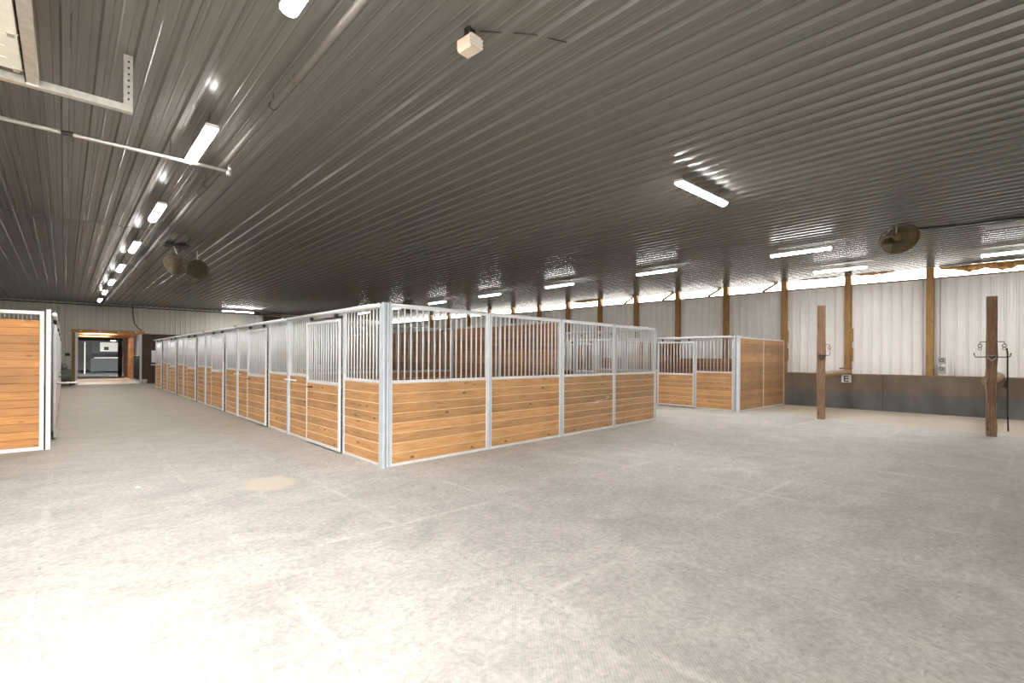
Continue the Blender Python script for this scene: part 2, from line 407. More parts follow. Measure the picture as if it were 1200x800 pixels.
# cap trims
tr = MB()
for z0, z1, d in ((1.07, 1.10, 0.115), (PT - 0.015, PT + 0.02, -0.05)):
    n = len(tr.v)
    for y in (YF, YB):
        tr.v += [(wx(y) - d, y, z0), (wx(y) + 0.16, y, z0), (wx(y) + 0.16, y, z1), (wx(y) - d, y, z1)]
    for q in ((0, 1, 5, 4), (1, 2, 6, 5), (2, 3, 7, 6), (3, 0, 4, 7), (0, 3, 2, 1), (4, 5, 6, 7)):
        tr.f.append([n + i for i in q]); tr.m.append(0)
struct(tr.build('trim_1', M['tie']))
tb = MB(); tb.box(XL, YB - 0.05, CZ - 0.16, 17.2, YB - 0.02, CZ - 0.03); struct(tb.build('trim_2', M['wall_back']))

# ------------------------------------------------------------------ timber wall posts
posts_y = [2.375, 4.356, 6.20, 8.17, 10.07, 11.95, 13.80, 15.66, 17.52, 19.38, 21.24, 23.1, 24.96, 26.8]
PG = 'timber posts along the right wall'
for i, y in enumerate(posts_y):
    t = thing('timber_post', ('tall brown timber wall post, %s from the right of the photo, on the white wall' % ORD[i]) if i < 13 else 'tall brown timber wall post farthest along the right wall', 'post', (wx(y), y, 0), 0, PG)
    mb = MB(); mb.cbox(-0.09, -0.085, 0.0, 0.09, 0.085, CZ - 0.03, 0.008, 2); mb.build('shaft', M['timber'], t)
    if i in (1, 2):
        sp = MB()
        for z in (1.5, 2.1): sp.cbox(-0.07, -0.125, z, 0.05, -0.087, z + 0.42, 0.01, 2)
        sp.build('splice_block', M['timber'], t)
# sloping knee braces in the eave strip
for i, (y, d) in enumerate(((6.45, 1), (10.3, 1), (12.1, 1), (8.4, 1))):
    mb = MB(); n = 0
    mb.tube([(wx(y) + 0.10, y, 4.2), (wx(y + .55) + 0.10, y + 0.5, 3.93)], 0.045, 4, False)
    tag(mb.build('knee_brace', M['timber']), 'short sloping brown brace in the bright eave strip beside %s wall post' % ('the third', 'the fifth', 'the sixth', 'the fourth')[i], 'brace', 'eave braces')
# insulation hanging in the eave strip
def batt(y0, y1, z0, z1, nm, label):
    mb = MB(); n = 70; ph = random.random() * 9
    for i in range(n + 1):
        y = y0 + (y1 - y0) * i / n; e = math.sin(PI * i / n) ** 0.4
        zb = z1 - (z1 - z0) * e * (0.78 + 0.17 * math.sin(i * 0.33 + ph) + 0.06 * math.sin(i * 1.1))
        for dx, z in ((0.03, z1), (0.0, (z1 + zb) / 2), (0.03, zb), (0.09, zb), (0.10, z1)):
            mb.v.append((wx(y) + dx + 0.012 * math.sin(i * 0.9 + z * 9), y, z))
    for i in range(n):
        for j in range(5):
            a = i * 5 + j; b_ = i * 5 + (j + 1) % 5
            mb.sm.add(len(mb.f)); mb.f.append([a, b_, b_ + 5, a + 5]); mb.m.append(0)
    tag(mb.build('insulation_batt', M['insul']), label, 'insulation', 'insulation batts under the eave')
batt(-0.4, 2.2, 3.96, 4.20, 'a', 'long orange brown insulation batt right of the rightmost wall post')
batt(3.2, 4.2, 4.14, 4.20, 'b', 'short orange insulation scrap at ceiling right of the second wall post')
batt(4.6, 5.7, 4.17, 4.20, 'c', 'thin orange insulation scrap at ceiling above the E sign')
batt(13.95, 15.3, 4.10, 4.20, 'd', 'brown insulation scrap at ceiling between the far wall posts')

# ------------------------------------------------------------------ stall building
HT = 2.29; WZ = 1.175
def boards(mb, x0, x1, z0, z1, y0, y1, h=0.1405, axis=0, edge=1):
    n = max(1, round((z1 - z0) / h)); hh = (z1 - z0) / n
    for i in range(n):
        mb.cbox(x0, y0, z0 + i * hh + 0.0008, x1, y1, z0 + (i + 1) * hh - 0.0008, 0.0075 if edge else 0.005, axis, edge)
def grille(mb, x0, x1, z0, z1, y=0.0, r=0.0125, step=0.107):
    n = max(2, round((x1 - x0) / step))
    for i in range(1, n):
        x = x0 + (x1 - x0) * i / n
        mb.tube([(x, y, z0), (x, y, z1)], r, 6)
def frame(mb, x0, x1, z0, z1, zm, y0, y1, w=0.04, midw=0.045):
    mb.cbox(x0, y0, z0, x0 + w, y1, z1, 0.004, 2); mb.cbox(x1 - w, y0, z0, x1, y1, z1, 0.004, 2)
    mb.cbox(x0 + w, y0, z0, x1 - w, y1, z0 + w, 0.004, 0); mb.cbox(x0 + w, y0, z1 - w, x1 - w, y1, z1, 0.004, 0)
    if zm: mb.cbox(x0 + w, y0, zm, x1 - w, y1, zm + midw, 0.004, 0)

def grille_panel(parent, x0, x1, H=HT, wz=WZ, y=0.0, wmat='pine', th=0.02, zb=0.0, gmat='galv'):
    fr = MB(); frame(fr, x0, x1, zb, H, wz, y - th, y + th, 0.035)
    fo = fr.build('panel_frame', M[gmat], parent)
    w = MB(); boards(w, x0 + 0.036, x1 - 0.036, zb + 0.036, wz - 0.001, y - th * 0.7, y + th * 0.7); w.build('wood_boards', M[wmat], fo)
    gr = MB(); grille(gr, x0 + 0.035, x1 - 0.035, wz + 0.045, H - 0.035, y); gr.build('grille', M[gmat], fo)
    return fo

def stall_front(label, loc, rotz, L=3.9, H=HT, door=(1.34, 2.74), wmat='pine', bar=False, group=None, name='horse_stall', wz=WZ):
    """runs along local +x, aisle side is +y"""
    t = thing(name, label, 'horse stall', loc, rotz, group)
    p = MB()
    for x in (0.0,):
        p.cbox(x, -0.045, 0, x + 0.075, 0.045, H + 0.01, 0.008, 2)
    p.build('post', M['galv_post'], t)
    grille_panel(t, 0.08, door[0] - 0.03, H - 0.01, wz, wmat=wmat)
    grille_panel(t, door[1] + 0.03, L - 0.005, H - 0.01, wz, wmat=wmat)
    # jamb posts either side of the doorway
    for x in (door[0] - 0.03, door[1] - 0.01):
        q = MB(); q.cbox(x, -0.022, 0, x + 0.036, 0.026, H - 0.01, 0.005, 2); q.build('jamb', M['galv_post'], t)
    # header over the doorway
    hd = MB(); hd.cbox(door[0], -0.03, H - 0.07, door[1], 0.03, H - 0.011, 0.005, 0); hd.build('header', M['galv'], t)
    # sliding door on the aisle side
    yy = 0.075; d0, d1 = door[0] - 0.02, door[1] + 0.02
    fr = MB(); frame(fr, d0, d1, 0.03, H - 0.13, wz - 0.09, yy - 0.018, yy + 0.018, 0.045, 0.05)
    d = fr.build('sliding_door', M['galv'], t)
    w = MB(); boards(w, d0 + 0.046, d1 - 0.046, 0.076, wz - 0.091, yy - 0.013, yy + 0.013); w.build('wood_boards', M[wmat], d)
    gr = MB(); grille(gr, d0 + 0.045, d1 - 0.045, wz - 0.04, H - 0.175, yy); gr.build('grille', M['galv'], d)
    h = MB(); h.tube([(d1 - 0.16, yy + 0.019, wz - 0.16), (d1 - 0.16, yy + 0.06, wz - 0.16), (d1 - 0.30, yy + 0.06, wz - 0.16), (d1 - 0.30, yy + 0.019, wz - 0.16)], 0.009, 6)
    h.build('handle', M['dark_iron'], d)
    for x in (d0 + 0.18, d1 - 0.18):
        rl = MB(); rl.cbox(x - 0.012, yy - 0.004, H - 0.131, x + 0.012, yy + 0.004, H - 0.075, 0.002, 2); rl.tube([(x, yy - 0.03, H - 0.068), (x, yy + 0.022, H - 0.068)], 0.028, 10)
        rl.build('roller', M['dark_iron'], d)
    # pipe track
    tk = MB(); tk.tube([(0.02, yy, H - 0.008), (L - 0.02, yy, H - 0.008)], 0.032, 10); tk.build('track', M['galv'], t)
    for x in (0.06, L - 0.06):
        bb = MB(); bb.cbox(x - 0.03, 0.0, H + 0.011, x + 0.03, yy + 0.04, H + 0.03, 0.003, 1); bb.build('track_bracket', M['dark_iron'], t)
    bm = MB(); bm.cbox(0.08, -0.02, 0.0, L - 0.01, 0.005, 0.02, 0.003, 0)
    if bar:
        b_ = MB(); xb = L - 0.05
        b_.tube([(xb, 0.05, 1.10), (xb - 0.1, 0.15, 1.10), (xb - 0.62, 0.19, 1.11), (xb - 0.68, 0.13, 1.10)], 0.013, 8)
        b_.cbox(xb - 0.02, 0.021, 1.05, xb + 0.02, 0.055, 1.15, 0.003, 2)
        b_.build('blanket_bar', M['galv'], t)
    return t

GA = 'stall fronts of the long left row'
A0 = 6.345
for k in range(6):
    lab = ['nearest stall front of the long aisle row, beside the corner post',
           'second stall front of the long aisle row from the corner post',
           'third stall front of the long aisle row from the corner post',
           'fourth stall front of the long aisle row from the corner post',
           'fifth stall front of the long aisle row from the corner post',
           'farthest stall front of the long aisle row near the dark siding'][k]
    if k in (0, 1): last = stall_front(lab, (3.336, A0 + k * 3.9, 0), PI / 2, bar=True, group=GA)
    elif k == 2: last = stall_front(lab, (3.336, A0 + k * 3.9, 0), PI / 2, group=GA)
    else: copy_tree(last, (3.336, A0 + k * 3.9, 0), PI / 2, lab, GA)
YE = A0 + 6 * 3.9
# corner post cluster
RB = math.atan(0.0602)
t = thing('corner_post', 'tall galvanised corner post cluster where the two stall faces meet', 'post', (3.336, 6.319, 0), 0)
mb = MB(); mb.cbox(-0.05, -0.045, 0, -0.008, 0.022, HT + 0.02, 0.006, 2); mb.build('outer_channel', M['galv_post'], t)
mb = MB(); mb.cbox(0.004, -0.055, 0, 0.036, 0.0, HT + 0.015, 0.006, 2); mb.cbox(0.045, -0.05, 0, 0.07, 0.0, HT + 0.015, 0.004, 2); mb.build('inner_channel', M['galv_post'], t)
mb = MB(); mb.cbox(-0.05, -0.05, HT + 0.021, 0.07, 0.02, HT + 0.03, 0.003, 0); mb.build('cap', M['galv_dull'], t)

# the end of the block facing the camera : four panels with posts
GB = 'grille panels on the end face of the stall block'
bx = [(0.075, 1.955, 'pine'), (2.02, 3.915, 'pine'), (4.0, 5.83, 'pine_dirty'), (5.87, 7.72, 'pine_dirty')]
bl = ['end panel right of the corner post, knotty boards under steel bars', 'second end panel from the corner, pale boards under bars',
      'third end panel, scuffed boards with white scrapes under bars', 'rightmost end panel of the big stall block, browner boards']
def bw(u, v=0.0):
    c, s = math.cos(RB), math.sin(RB); return (3.336 + u * c - v * s, 6.319 + u * s + v * c, 0)
for (u0, u1, wm), lb in zip(bx, bl):
    t = thing('stall_end_panel', lb, 'horse stall', bw(u0), RB, GB)
    grille_panel(t, 0, u1 - u0, HT, WZ, wmat=wm, th=0.022)
    s = MB(); s.cbox(0, -0.032, 0, u1 - u0, -0.023, 0.03, 0.002, 0); s.build('floor_rail', M['galv'], t)
    # top pipe rail
    s = MB(); s.tube([(0, 0, HT + 0.014), (u1 - u0, 0, HT + 0.014)], 0.014, 8); s.build('top_rail', M['galv'], t)
GP = 'galvanised posts of the block end'
for u, w, lb in ((1.957, 0.06, 'galvanised post between the first and second end panels'), (3.918, 0.035, 'left half of the double galvanised post on the block end'),
             (3.962, 0.035, 'right half of the double galvanised post on the block end'), (5.832, 0.036, 'thin galvanised post between the two right end panels'), (7.724, 0.04, 'galvanised post at the right end of the block')):
    mb = MB(); mb.cbox(0, -0.042, 0, w, 0.042, HT + 0.012, 0.006, 2)
    tag(mb.build('panel_post', M['galv_post'], loc=bw(u), rotz=RB), lb, 'post', GP)
# white scrape marks on the third panel
mb = MB()
for (a, b_, c, d) in ((0.85, 0.57, 1.55, 0.66), (0.95, 0.55, 1.35, 0.60), (1.5, 0.64, 1.62, 0.72), (1.52, 0.61, 1.66, 0.70), (0.7, 0.55, 0.9, 0.57)):
    mb.tube([(a, -0.0165, b_), ((a + c) / 2, -0.0167, (b_ + d) / 2 + 0.012), (c, -0.0165, d)], [0.002, 0.004, 0.0015], 5)
scr = [o for o in COL.objects if o.get('label') == bl[2]][0]
mb.build('scrape_marks', M['sign_white'], scr)

# partitions inside the block
GW = 'full height board partitions down the middle of the block'
def solid_partition(label, loc, rotz, L, H=HT, wmat='brown_pine', group=None, mids=1, gap=0.0, name='board_partition', rail='galv'):
    t = thing(name, label, 'partition', loc, rotz, group)
    fr = MB(); frame(fr, 0, L, 0, H, None, -0.02, 0.02, 0.035)
    for i in range(mids):
        x = L * (i + 1) / (mids + 1); fr.cbox(x - 0.018, -0.022, 0.036, x + 0.018, 0.022, H - 0.036, 0.003, 2)
    fr.build('steel_frame', M[rail], t)
    for i in range(mids + 1):
        x0 = L * i / (mids + 1) + (0.036 if i == 0 else 0.019); x1 = L * (i + 1) / (mids + 1) - (0.036 if i == mids else 0.019)
        w = MB(); boards(w, x0, x1, 0.036, H - 0.036 - gap, -0.014, 0.014, edge=None); w.build('wood_boards', M[wmat], t)
        if gap:
            gg = MB(); grille(gg, x0, x1, H - 0.036 - gap, H - 0.036, 0, 0.008, 0.06); gg.build('ventilation_bars', M['galv'], t)
    return t
for k in range(6):
    y0 = (6.60 if k == 0 else A0 + k * 3.9 + 0.03)
    solid_partition('full height board wall behind the %s stall of the long row' % ORD[k], (7.27, y0, 0), PI / 2, A0 + (k + 1) * 3.9 - 0.03 - y0, group=GW)
GC = 'cross partitions between neighbouring stalls'
for row, (x0, x1, nk) in enumerate(((3.40, 7.24, 6), (7.30, 11.0, 3))):
    for k in range(nk):
        y = A0 + (k + 1) * 3.9 - 0.005
        t = thing('cross_partition', ('cross partition behind the %s stall of the long row' if row == 0 else 'cross partition behind the %s stall of the rear row') % ORD[k], 'partition', (x0, y, 0), 0, GC)
        L = x1 - x0
        grille_panel(t, 0, L / 2 - 0.01, HT - 0.02, WZ + 0.02, wmat='brown_pine', gmat='galv_dull'); grille_panel(t, L / 2 + 0.01, L, HT - 0.02, WZ + 0.02, wmat='brown_pine', gmat='galv_dull')
# rear row of the block, its aisle side faces the right wall
GR = 'stall fronts of the rear row facing the right wall'
for k in range(3):
    lb = '%s stall front of the row behind the end panels, seen through bars' % ORD[k].capitalize().lower()
    if k == 0: rr = stall_front(lb, (11.06, 6.84 + 3.9, 0), -PI / 2, group=GR)
    else: copy_tree(rr, (11.06, 6.84 + (k + 1) * 3.9, 0), -PI / 2, lb, GR)

# far end cap of the long row
solid_partition('board end wall closing the far end of the long stall row', (3.40, YE + 0.06, 0), 0, 3.8, name='stall_end_wall')

# ------------------------------------------------------------------ row C along the right wall
GCf = 'stall fronts of the row along the right wall'
HC = 2.21
for k in range(4):
    lb = '%s stall front of the row along the white right wall' % ('nearest', 'second', 'third', 'fourth')[k]
    if k == 0: cc = stall_front(lb, (14.61, 6.26, 0), PI / 2, H=HC, door=(1.28, 2.52), group=GCf, wz=1.12)
    else: copy_tree(cc, (14.61, 6.26 + k * 3.9, 0), PI / 2, lb, GCf)
t = solid_partition('solid board side wall of the right stall row, facing the hitching posts', (14.66, 6.19, 0), 0, 3.52, H=HC - 0.02, wmat='pine_dirty', name='stall_side_wall')
mb = MB(); mb.cbox(14.565, 6.15, 0, 14.635, 6.24, HC + 0.03, 0.008, 2); tag(mb.build('corner_post', M['galv']), 'galvanised corner post of the right stall row', 'post')
for k in range(3):
    solid_partition('full height board partition inside the right stall row, %s from the front' % ORD[k], (14.70, 6.26 + (k + 1) * 3.9 - 0.005, 0), 0, 3.3, H=HC - 0.04, name='board_partition', group='partitions inside the right row')
for k in range(3):
    mb = MB(); y0 = 6.30 + k * 3.9
    for i in range(11): mb.cbox(-0.12, 0, i * 0.141 + 0.004, -0.09, 3.78, i * 0.141 + 0.142, 0.006, 1)
    o = mb.build('kickboard_lining', M['brown_pine'], loc=(wx(y0 + 3.9), y0, 0), rotz=-math.atan(WS) * 0 - 0.0)
    tag(o, 'board lining on the wall at the back of the %s right stall' % ORD[k], 'wall lining', 'board linings at the back of the right stalls')

# ------------------------------------------------------------------ left block
GL = 'stall fronts of the left aisle row'
XLb = -0.20
for k in range(5):
    lb = '%s stall front of the left row, seen edge on along the aisle' % ('nearest', 'second', 'third', 'fourth', 'farthest')[k]
    y1 = 11.20 + (k + 1) * 3.9
    if k == 0: ll = stall_front(lb, (XLb, y1, 0), -PI / 2, H=2.24, group=GL, bar=False)
    else: copy_tree(ll, (XLb, y1, 0), -PI / 2, lb, GL)
bb = MB(); bb.tube([(XLb + 0.095, 12.0, 1.05), (XLb + 0.16, 12.0, 1.05), (XLb + 0.36, 11.96, 1.055), (XLb + 0.38, 11.96, 1.08)], 0.014, 8)
bb.build('blanket_bar', M['galv'], ll)
kids_ll = kids(ll); bbo = kids_ll[-1]
bbo.parent = None; bbo.name = 'blanket_bar'; tag(bbo, 'short steel blanket bar sticking into the aisle from the left row', 'blanket bar')
# side wall of the left block, facing the camera
t = thing('stall_side_wall', 'tall orange board stall side at the left edge, white steel frame', 'partition', (-4.4, 11.14, 0), 0)
fr = MB(); frame(fr, 0, 4.155, 0.0, 2.265, None, -0.025, 0.025, 0.055); fr.cbox(2.0, -0.025, 0.056, 2.055, 0.025, 2.209, 0.004, 2); fr.build('steel_frame', M['white_paint'], t)
for x0, x1 in ((0.056, 1.999), (2.056, 4.099)):
    w = MB(); boards(w, x0, x1, 0.056, 2.12, -0.017, 0.017, 0.13, edge=None); w.build('wood_boards', M['orange_pine'], t)
    gg = MB(); grille(gg, x0, x1, 2.12, 2.209, 0, 0.006, 0.05); gg.build('ventilation_bars', M['galv_dull'], t)
mb = MB(); mb.cbox(-0.225, 11.10, 0, -0.165, 11.17, 2.30, 0.008, 2); tag(mb.build('corner_post', M['white_paint']), 'white steel corner post right of the orange stall side', 'post')

# ------------------------------------------------------------------ ceiling lights
lit = None
def light(label, x, y, z=4.02, rotz=0.0, L=1.25, on=True, group=None):
    t = thing('ceiling_light', label, 'light', (x, y, z), rotz, group)
    h = MB(); h.cbox(-0.065, -L / 2, 0.0, 0.065, L / 2, 0.035, 0.01, 1); h.build('housing', M['fixture'], t)
    n = 8; lb = MB(); pr = []
    for i in range(n + 1):
        a = PI * i / n; pr.append((0.062 * math.cos(a), -0.045 * math.sin(a)))
    for yy in (-L / 2 + 0.01, L / 2 - 0.01):
        for (a, b_) in pr: lb.v.append((a, yy, b_ - 0.001))
    for i in range(n): lb.sm.add(len(lb.f)); lb.f.append([i, i + 1, n + 2 + i, n + 1 + i]); lb.m.append(0)
    lb.f.append(list(range(n + 1))[::-1]); lb.m.append(0); lb.f.append([n + 1 + i for i in range(n + 1)]); lb.m.append(0)
    lb.build('lens', M['led'] if on else M['off_lens'], t)
    if on:
        key = 'tube_lamp_%d' % int(L * 100)
        ad = bpy.data.lights.get(key)
        if not ad:
            ad = bpy.data.lights.new(key, 'AREA'); ad.shape = 'RECTANGLE'; ad.size = 0.10; ad.size_y = L - 0.04; ad.energy = LED_W * L / 1.25; ad.color = (1.0, 0.985, 0.96)
        ao = bpy.data.objects.new('lamp', ad); COL.objects.link(ao); ao.parent = t; ao.location = (0, 0, -0.049)
    for yy in (-L / 2 + 0.15, L / 2 - 0.15):
        c = MB(); c.tube([(0, yy, 0.035), (0, yy, CZ - z)], 0.004, 5); c.build('hanger', M['dark_iron'], t)
    return t
def light_copy(src, label, x, y, z, group, rotz=0.0): return copy_tree(src, (x, y, z), rotz, label, group)
G1 = 'lit tube lights in a line over the aisle'
p0 = light('lit ceiling tube over the aisle, nearest at the top edge of the photo', 1.17, 3.05, 4.02, group=G1)
labs = ['second', 'third', 'fourth', 'fifth', 'sixth', 'seventh', 'eighth', 'ninth']
for k in range(1, 8):
    light_copy(p0, 'lit ceiling tube over the aisle, %s in the line going away' % labs[k - 1], 1.17, 3.05 + 3.68 * k, 4.02, G1)
G2 = 'lit tube lights over the right aisle'
for k in range(7):
    light_copy(p0, 'lit ceiling tube over the right aisle, %s of its line from the right' % labs[k] if k else 'long lit ceiling tube below left of the ceiling fan on the right', 12.5, 3.92 + 3.72 * k, 4.02, G2)
G3 = 'lit tube lights close to the right wall'
light_copy(p0, 'lit ceiling tube close to the right wall left of the second wall post', 15.75, 3.95, 4.02, G3)
light_copy(p0, 'lit ceiling tube close to the right wall cut by the right edge', 15.98, 0.52, 4.02, G3)
light('unlit tube fixture right of the ceiling fan at the right edge', 12.68, 0.22, 4.02, 0.0, 1.25, False)
light('lone lit ceiling tube turned crosswise over the open floor', 7.15, 3.58, 4.06, PI / 2, 1.45)
light('lit tube high on the cream back wall above the long row', 7.35, 31.4, 4.08, PI / 2, 1.6)

# ------------------------------------------------------------------ pipes and conduits
mb = MB(); mb.tube([(1.57, YF + 0.02, 4.08), (1.53, 12, 4.08), (1.42, YB - 0.06, 4.08)], 0.036, 12)
lp = mb.build('ceiling_pipe', M['pipe']); tag(lp, 'long grey pipe hung along the ceiling beside the aisle lights', 'pipe')
for k in range(9):
    y = 2.2 + k * 3.1; x = 1.57 - 0.15 * (y / 33)
    h = MB(); h.tube([(x, y, 4.117), (x, y, CZ - 0.026)], 0.006, 5); h.ring((x, y, 4.08), (0, 1, 0), 0.040, 0.005, 14, 5); h.build('hanger', M['dark_iron'], lp)
for y in (4.6, 8.9, 13.0):
    h = MB(); h.tube([(1.568 - 0.0032 * y, y, 4.08), (1.568 - 0.0032 * y, y + 0.07, 4.08)], 0.042, 10); h.build('coupling', M['pipe'], lp)
mb = MB(); mb.tube([(-6.0, 7.15, 3.98), (1.62, 7.30, 3.98)], 0.022, 10)
cp_ = mb.build('cross_pipe', M['track']); tag(cp_, 'thin pale pipe crossing below the ceiling at upper left', 'pipe')
h = MB(); h.tube([(1.60, 7.30, 3.98), (1.60, 7.30, 4.06)], 0.018, 8); h.tube([(1.585, 7.30, 3.93), (1.585, 7.30, 4.0)], 0.03, 8); h.build('elbow', M['track'], cp_)
h = MB(); h.tube([(-0.04, 7.27, 3.98), (0.06, 7.272, 3.98)], 0.027, 8); h.build('coupling', M['dark_iron'], cp_)
for x in (-3.2, 0.95):
    h = MB(); h.tube([(x, 7.20 + (x + 3.2) * 0.02, 4.0), (x, 7.20 + (x + 3.2) * 0.02, CZ)], 0.005, 5); h.build('hanger', M['dark_iron'], cp_)
mb = MB(); mb.tube([(12.6, 2.1, 4.19), (12.95, 1.1, 4.195), (13.3, -1.4, 4.195)], 0.018, 6)
tag(mb.build('ceiling_conduit', M['black']), 'dark conduit on the ceiling running right from the fan', 'conduit')
mb = MB(); mb.tube([(XL + .1, YB - 0.09, 4.13), (15.5, YB - 0.09, 4.13)], 0.028, 8)
tag(mb.build('wall_conduit', M['black']), 'dark conduit along the top of the cream back wall', 'conduit')
mb = MB(); mb.tube([(2.72, YB - 0.14, 4.20), (2.74, YB - 0.14, 3.7), (2.80, YB - 0.14, 3.25), (2.98, YB - 0.14, 3.0), (3.12, YB - 0.14, 2.90)], 0.025, 8)
tag(mb.build('hanging_cable', M['black']), 'dark cable curving down the back wall to the dark siding', 'cable')

# ------------------------------------------------------------------ overhead door parked under the ceiling
t = thing('overhead_door', 'cream overhead door parked open under the ceiling, upper left corner', 'overhead door', (0, 0, 0))
for i in range(7):
    y1 = 5.36 - i * 0.56
    s = MB(); s.cbox(-5.9, y1 - 0.558, 3.74, -0.25, y1, 3.79, 0.004, 0)
    for q in (0.18, 0.37): s.box(-5.88, y1 - q - 0.006, 3.736, -0.32, y1 - q + 0.006, 3.741)
    s.build('door_section', M['cream'], t)
    if i < 3:
        h = MB(); h.cbox(-0.30, y1 - 0.05, 3.728, -0.262, y1 + 0.01, 3.739, 0.002, 1); h.tube([(-0.30, y1 - 0.0, 3.755), (-0.20, y1 - 0.0, 3.755)], 0.009, 6); h.tube([(-0.215, y1, 3.755), (-0.195, y1, 3.755)], 0.025, 10)
        h.build('hinge_roller', M['track'], t)
t = thing('door_track', 'angle iron track frame carrying the overhead door, upper left', 'door track', (0, 0, 0))
s = MB(); s.box(-0.24, YF + 0.02, 3.72, -0.232, 5.5, 3.80); s.box(-0.24, YF + 0.02, 3.72, -0.16, 5.5, 3.727); s.box(-0.165, YF + 0.02, 3.727, -0.16, 5.5, 3.80)
s.build('side_track', M['track'], t)
s = MB(); s.box(-6.0, 5.50, 3.71, 0.44, 5.507, 3.77); s.box(-6.0, 5.507, 3.71, 0.44, 5.56, 3.717); s.build('cross_angle', M['track'], t)
s = MB(); s.box(0.375, 5.508, 3.72, 0.38, 5.55, CZ - 0.03); s.box(0.38, 5.508, 3.72, 0.44, 5.513, CZ - 0.03)
s.build('drop_bracket', M['track'], t)
s = MB(); 
for i in range(7): s.tube([(0.41, 5.50, 3.82 + i * 0.055), (0.41, 5.5075, 3.82 + i * 0.055)], 0.009, 6)
s.build('bolt_row', M['dark_iron'], t)
s = MB(); s.box(-0.20, 5.40, 3.72, -0.195, 5.50, CZ - 0.026); s.build('drop_bracket', M['track'], t)

# ------------------------------------------------------------------ junction box on the ceiling
t = thing('ceiling_box', 'small tan box with louvred face hung under the ceiling', 'box', (2.42, 3.19, 4.08), 0.1)
s = MB(); s.cbox(-0.07, -0.075, -0.05, 0.07, 0.075, 0.06, 0.02, 1); s.build('housing', M['tan'], t)
s = MB(); 
for i in range(3): s.cbox(-0.074 , -0.078, -0.03 + i * 0.03, 0.074, -0.0755, -0.012 + i * 0.03, 0.001, 0)
s.build('louvre', M['fixture'], t)
s = MB(); s.cbox(-0.035, -0.035, 0.061, 0.035, 0.035, 0.14, 0.005, 2); s.build('bracket', M['dark_iron'], t)
mb = MB(); mb.tube([(2.50, 3.17, 4.228), (2.85, 2.9, 4.228), (3.2, 2.75, 4.228)], 0.005, 5); tag(mb.build('thin_wire', M['black']), 'thin black wire on the ceiling beside the tan box', 'wire')

# ------------------------------------------------------------------ fans
def fan(label, c, nrm, R, up=None, group=None, mount=None, fm='fan_dark'):
    c = Vector(c); nrm = Vector(nrm).normalized()
    t = thing('barn_fan', label, 'fan', c, 0, group)
    q = nrm.to_track_quat('Z', 'Y'); 
    t.rotation_mode = 'QUATERNION'; t.rotation_quaternion = q
    g = MB()
    for i in range(13): g.ring((0, 0, 0.09 - 0.09 * (i / 12) ** 2), (0, 0, 1), R * (0.12 + 0.88 * i / 12), 0.005 if i < 12 else 0.014, 30, 5)
    for i in range(40):
        a = 2 * PI * i / 40; ca, sa = math.cos(a), math.sin(a)
        g.tube([(ca * R * 0.12, sa * R * 0.12, 0.09), (ca * R * 0.6, sa * R * 0.6, 0.062), (ca * R, sa * R, 0.0), (ca * R, sa * R, -0.10), (ca * R * 0.5, sa * R * 0.5, -0.14)], 0.0035, 4)
    g.ring((0, 0, -0.10), (0, 0, 1), R, 0.008, 30, 5)
    g.build('guard', M[fm], t)
    b_ = MB()
    for i in range(4):
        a = PI / 2 * i
        for j in range(6):
            r0 = R * (0.15 + 0.72 * j / 6); r1 = R * (0.15 + 0.72 * (j + 1) / 6); w = 0.11
            P = lambda r, s: (math.cos(a) * r - math.sin(a) * s, math.sin(a) * r + math.cos(a) * s, -0.03 + s * 0.45)
            b_.quad(P(r0, -w), P(r1, -w), P(r1, w), P(r0, w))
    bo = b_.build('blades', M[fm], t)
    md = bo.modifiers.new('thick', 'SOLIDIFY'); md.thickness = 0.004
    m_ = MB(); m_.tube([(0, 0, -0.22), (0, 0, -0.20), (0, 0, -0.08), (0, 0, -0.05)], [0.05, 0.075, 0.075, 0.06], 14); m_.tube([(0, 0, -0.05), (0, 0, 0.0)], R * 0.13, 12); m_.build('motor', M[fm], t)
    # mount arm in world space -> local
    inv = (Matrix.Translation(c) @ q.to_matrix().to_4x4()).inverted()
    top = Vector(mount or (c.x, c.y, CZ - 0.026)); s_ = MB()
    p1 = inv @ top; p0 = Vector((0, 0, -0.2)); s_.tube([p0, inv @ Vector((c.x - nrm.x * 0.2, c.y - nrm.y * 0.2, c.z + 0.15)), p1], 0.016, 8)
    s_.build('mount_arm', M['grey_box'], t)
    return t
vd = lambda x, y, z: (Vector((0, 0, 1.3)) - Vector((x, y, z)))
fan('round basket barn fan hung under the ceiling at right, tilted down', (11.85, 1.98, 3.85), (0.88, -0.12, -0.42), 0.30, mount=(11.62, 1.98, CZ - 0.03), fm='brass')
fan('round barn fan, right one of the far pair over the aisle', (2.50, 14.7, 3.74), (-0.2, -0.95, -0.25), 0.24, group='pair of fans over the aisle')
fan('round barn fan, left one of the far pair over the aisle', (1.93, 14.2, 3.73), (-0.65, -0.6, -0.45), 0.24, mount=(1.93, 14.2, 4.175), group='pair of fans over the aisle')
s = MB(); s.box(1.76, 14.05, 4.18, 2.25, 14.45, 4.208); tag(s.build('fan_bracket_plate', M['dark_iron']), 'dark mounting plate on the ceiling above the far fan pair', 'bracket')
t = thing('pull_cord', 'looped cord dangling below the far fan pair', 'cord', (2.55, 16.6, 4.21))
s = MB(); s.tube([(0, 0, 0), (0.02, 0, -0.25), (0.0, 0, -0.42)], 0.008, 6); s.ring((0.0, 0, -0.54), (0, 1, 0), 0.12, 0.008, 18, 5); s.tube([(-0.08, 0, -0.64), (-0.10, 0, -0.95), (0.06, 0, -1.0), (0.08, 0, -0.66)], 0.007, 6); s.build('loop', M['dark_iron'], t)
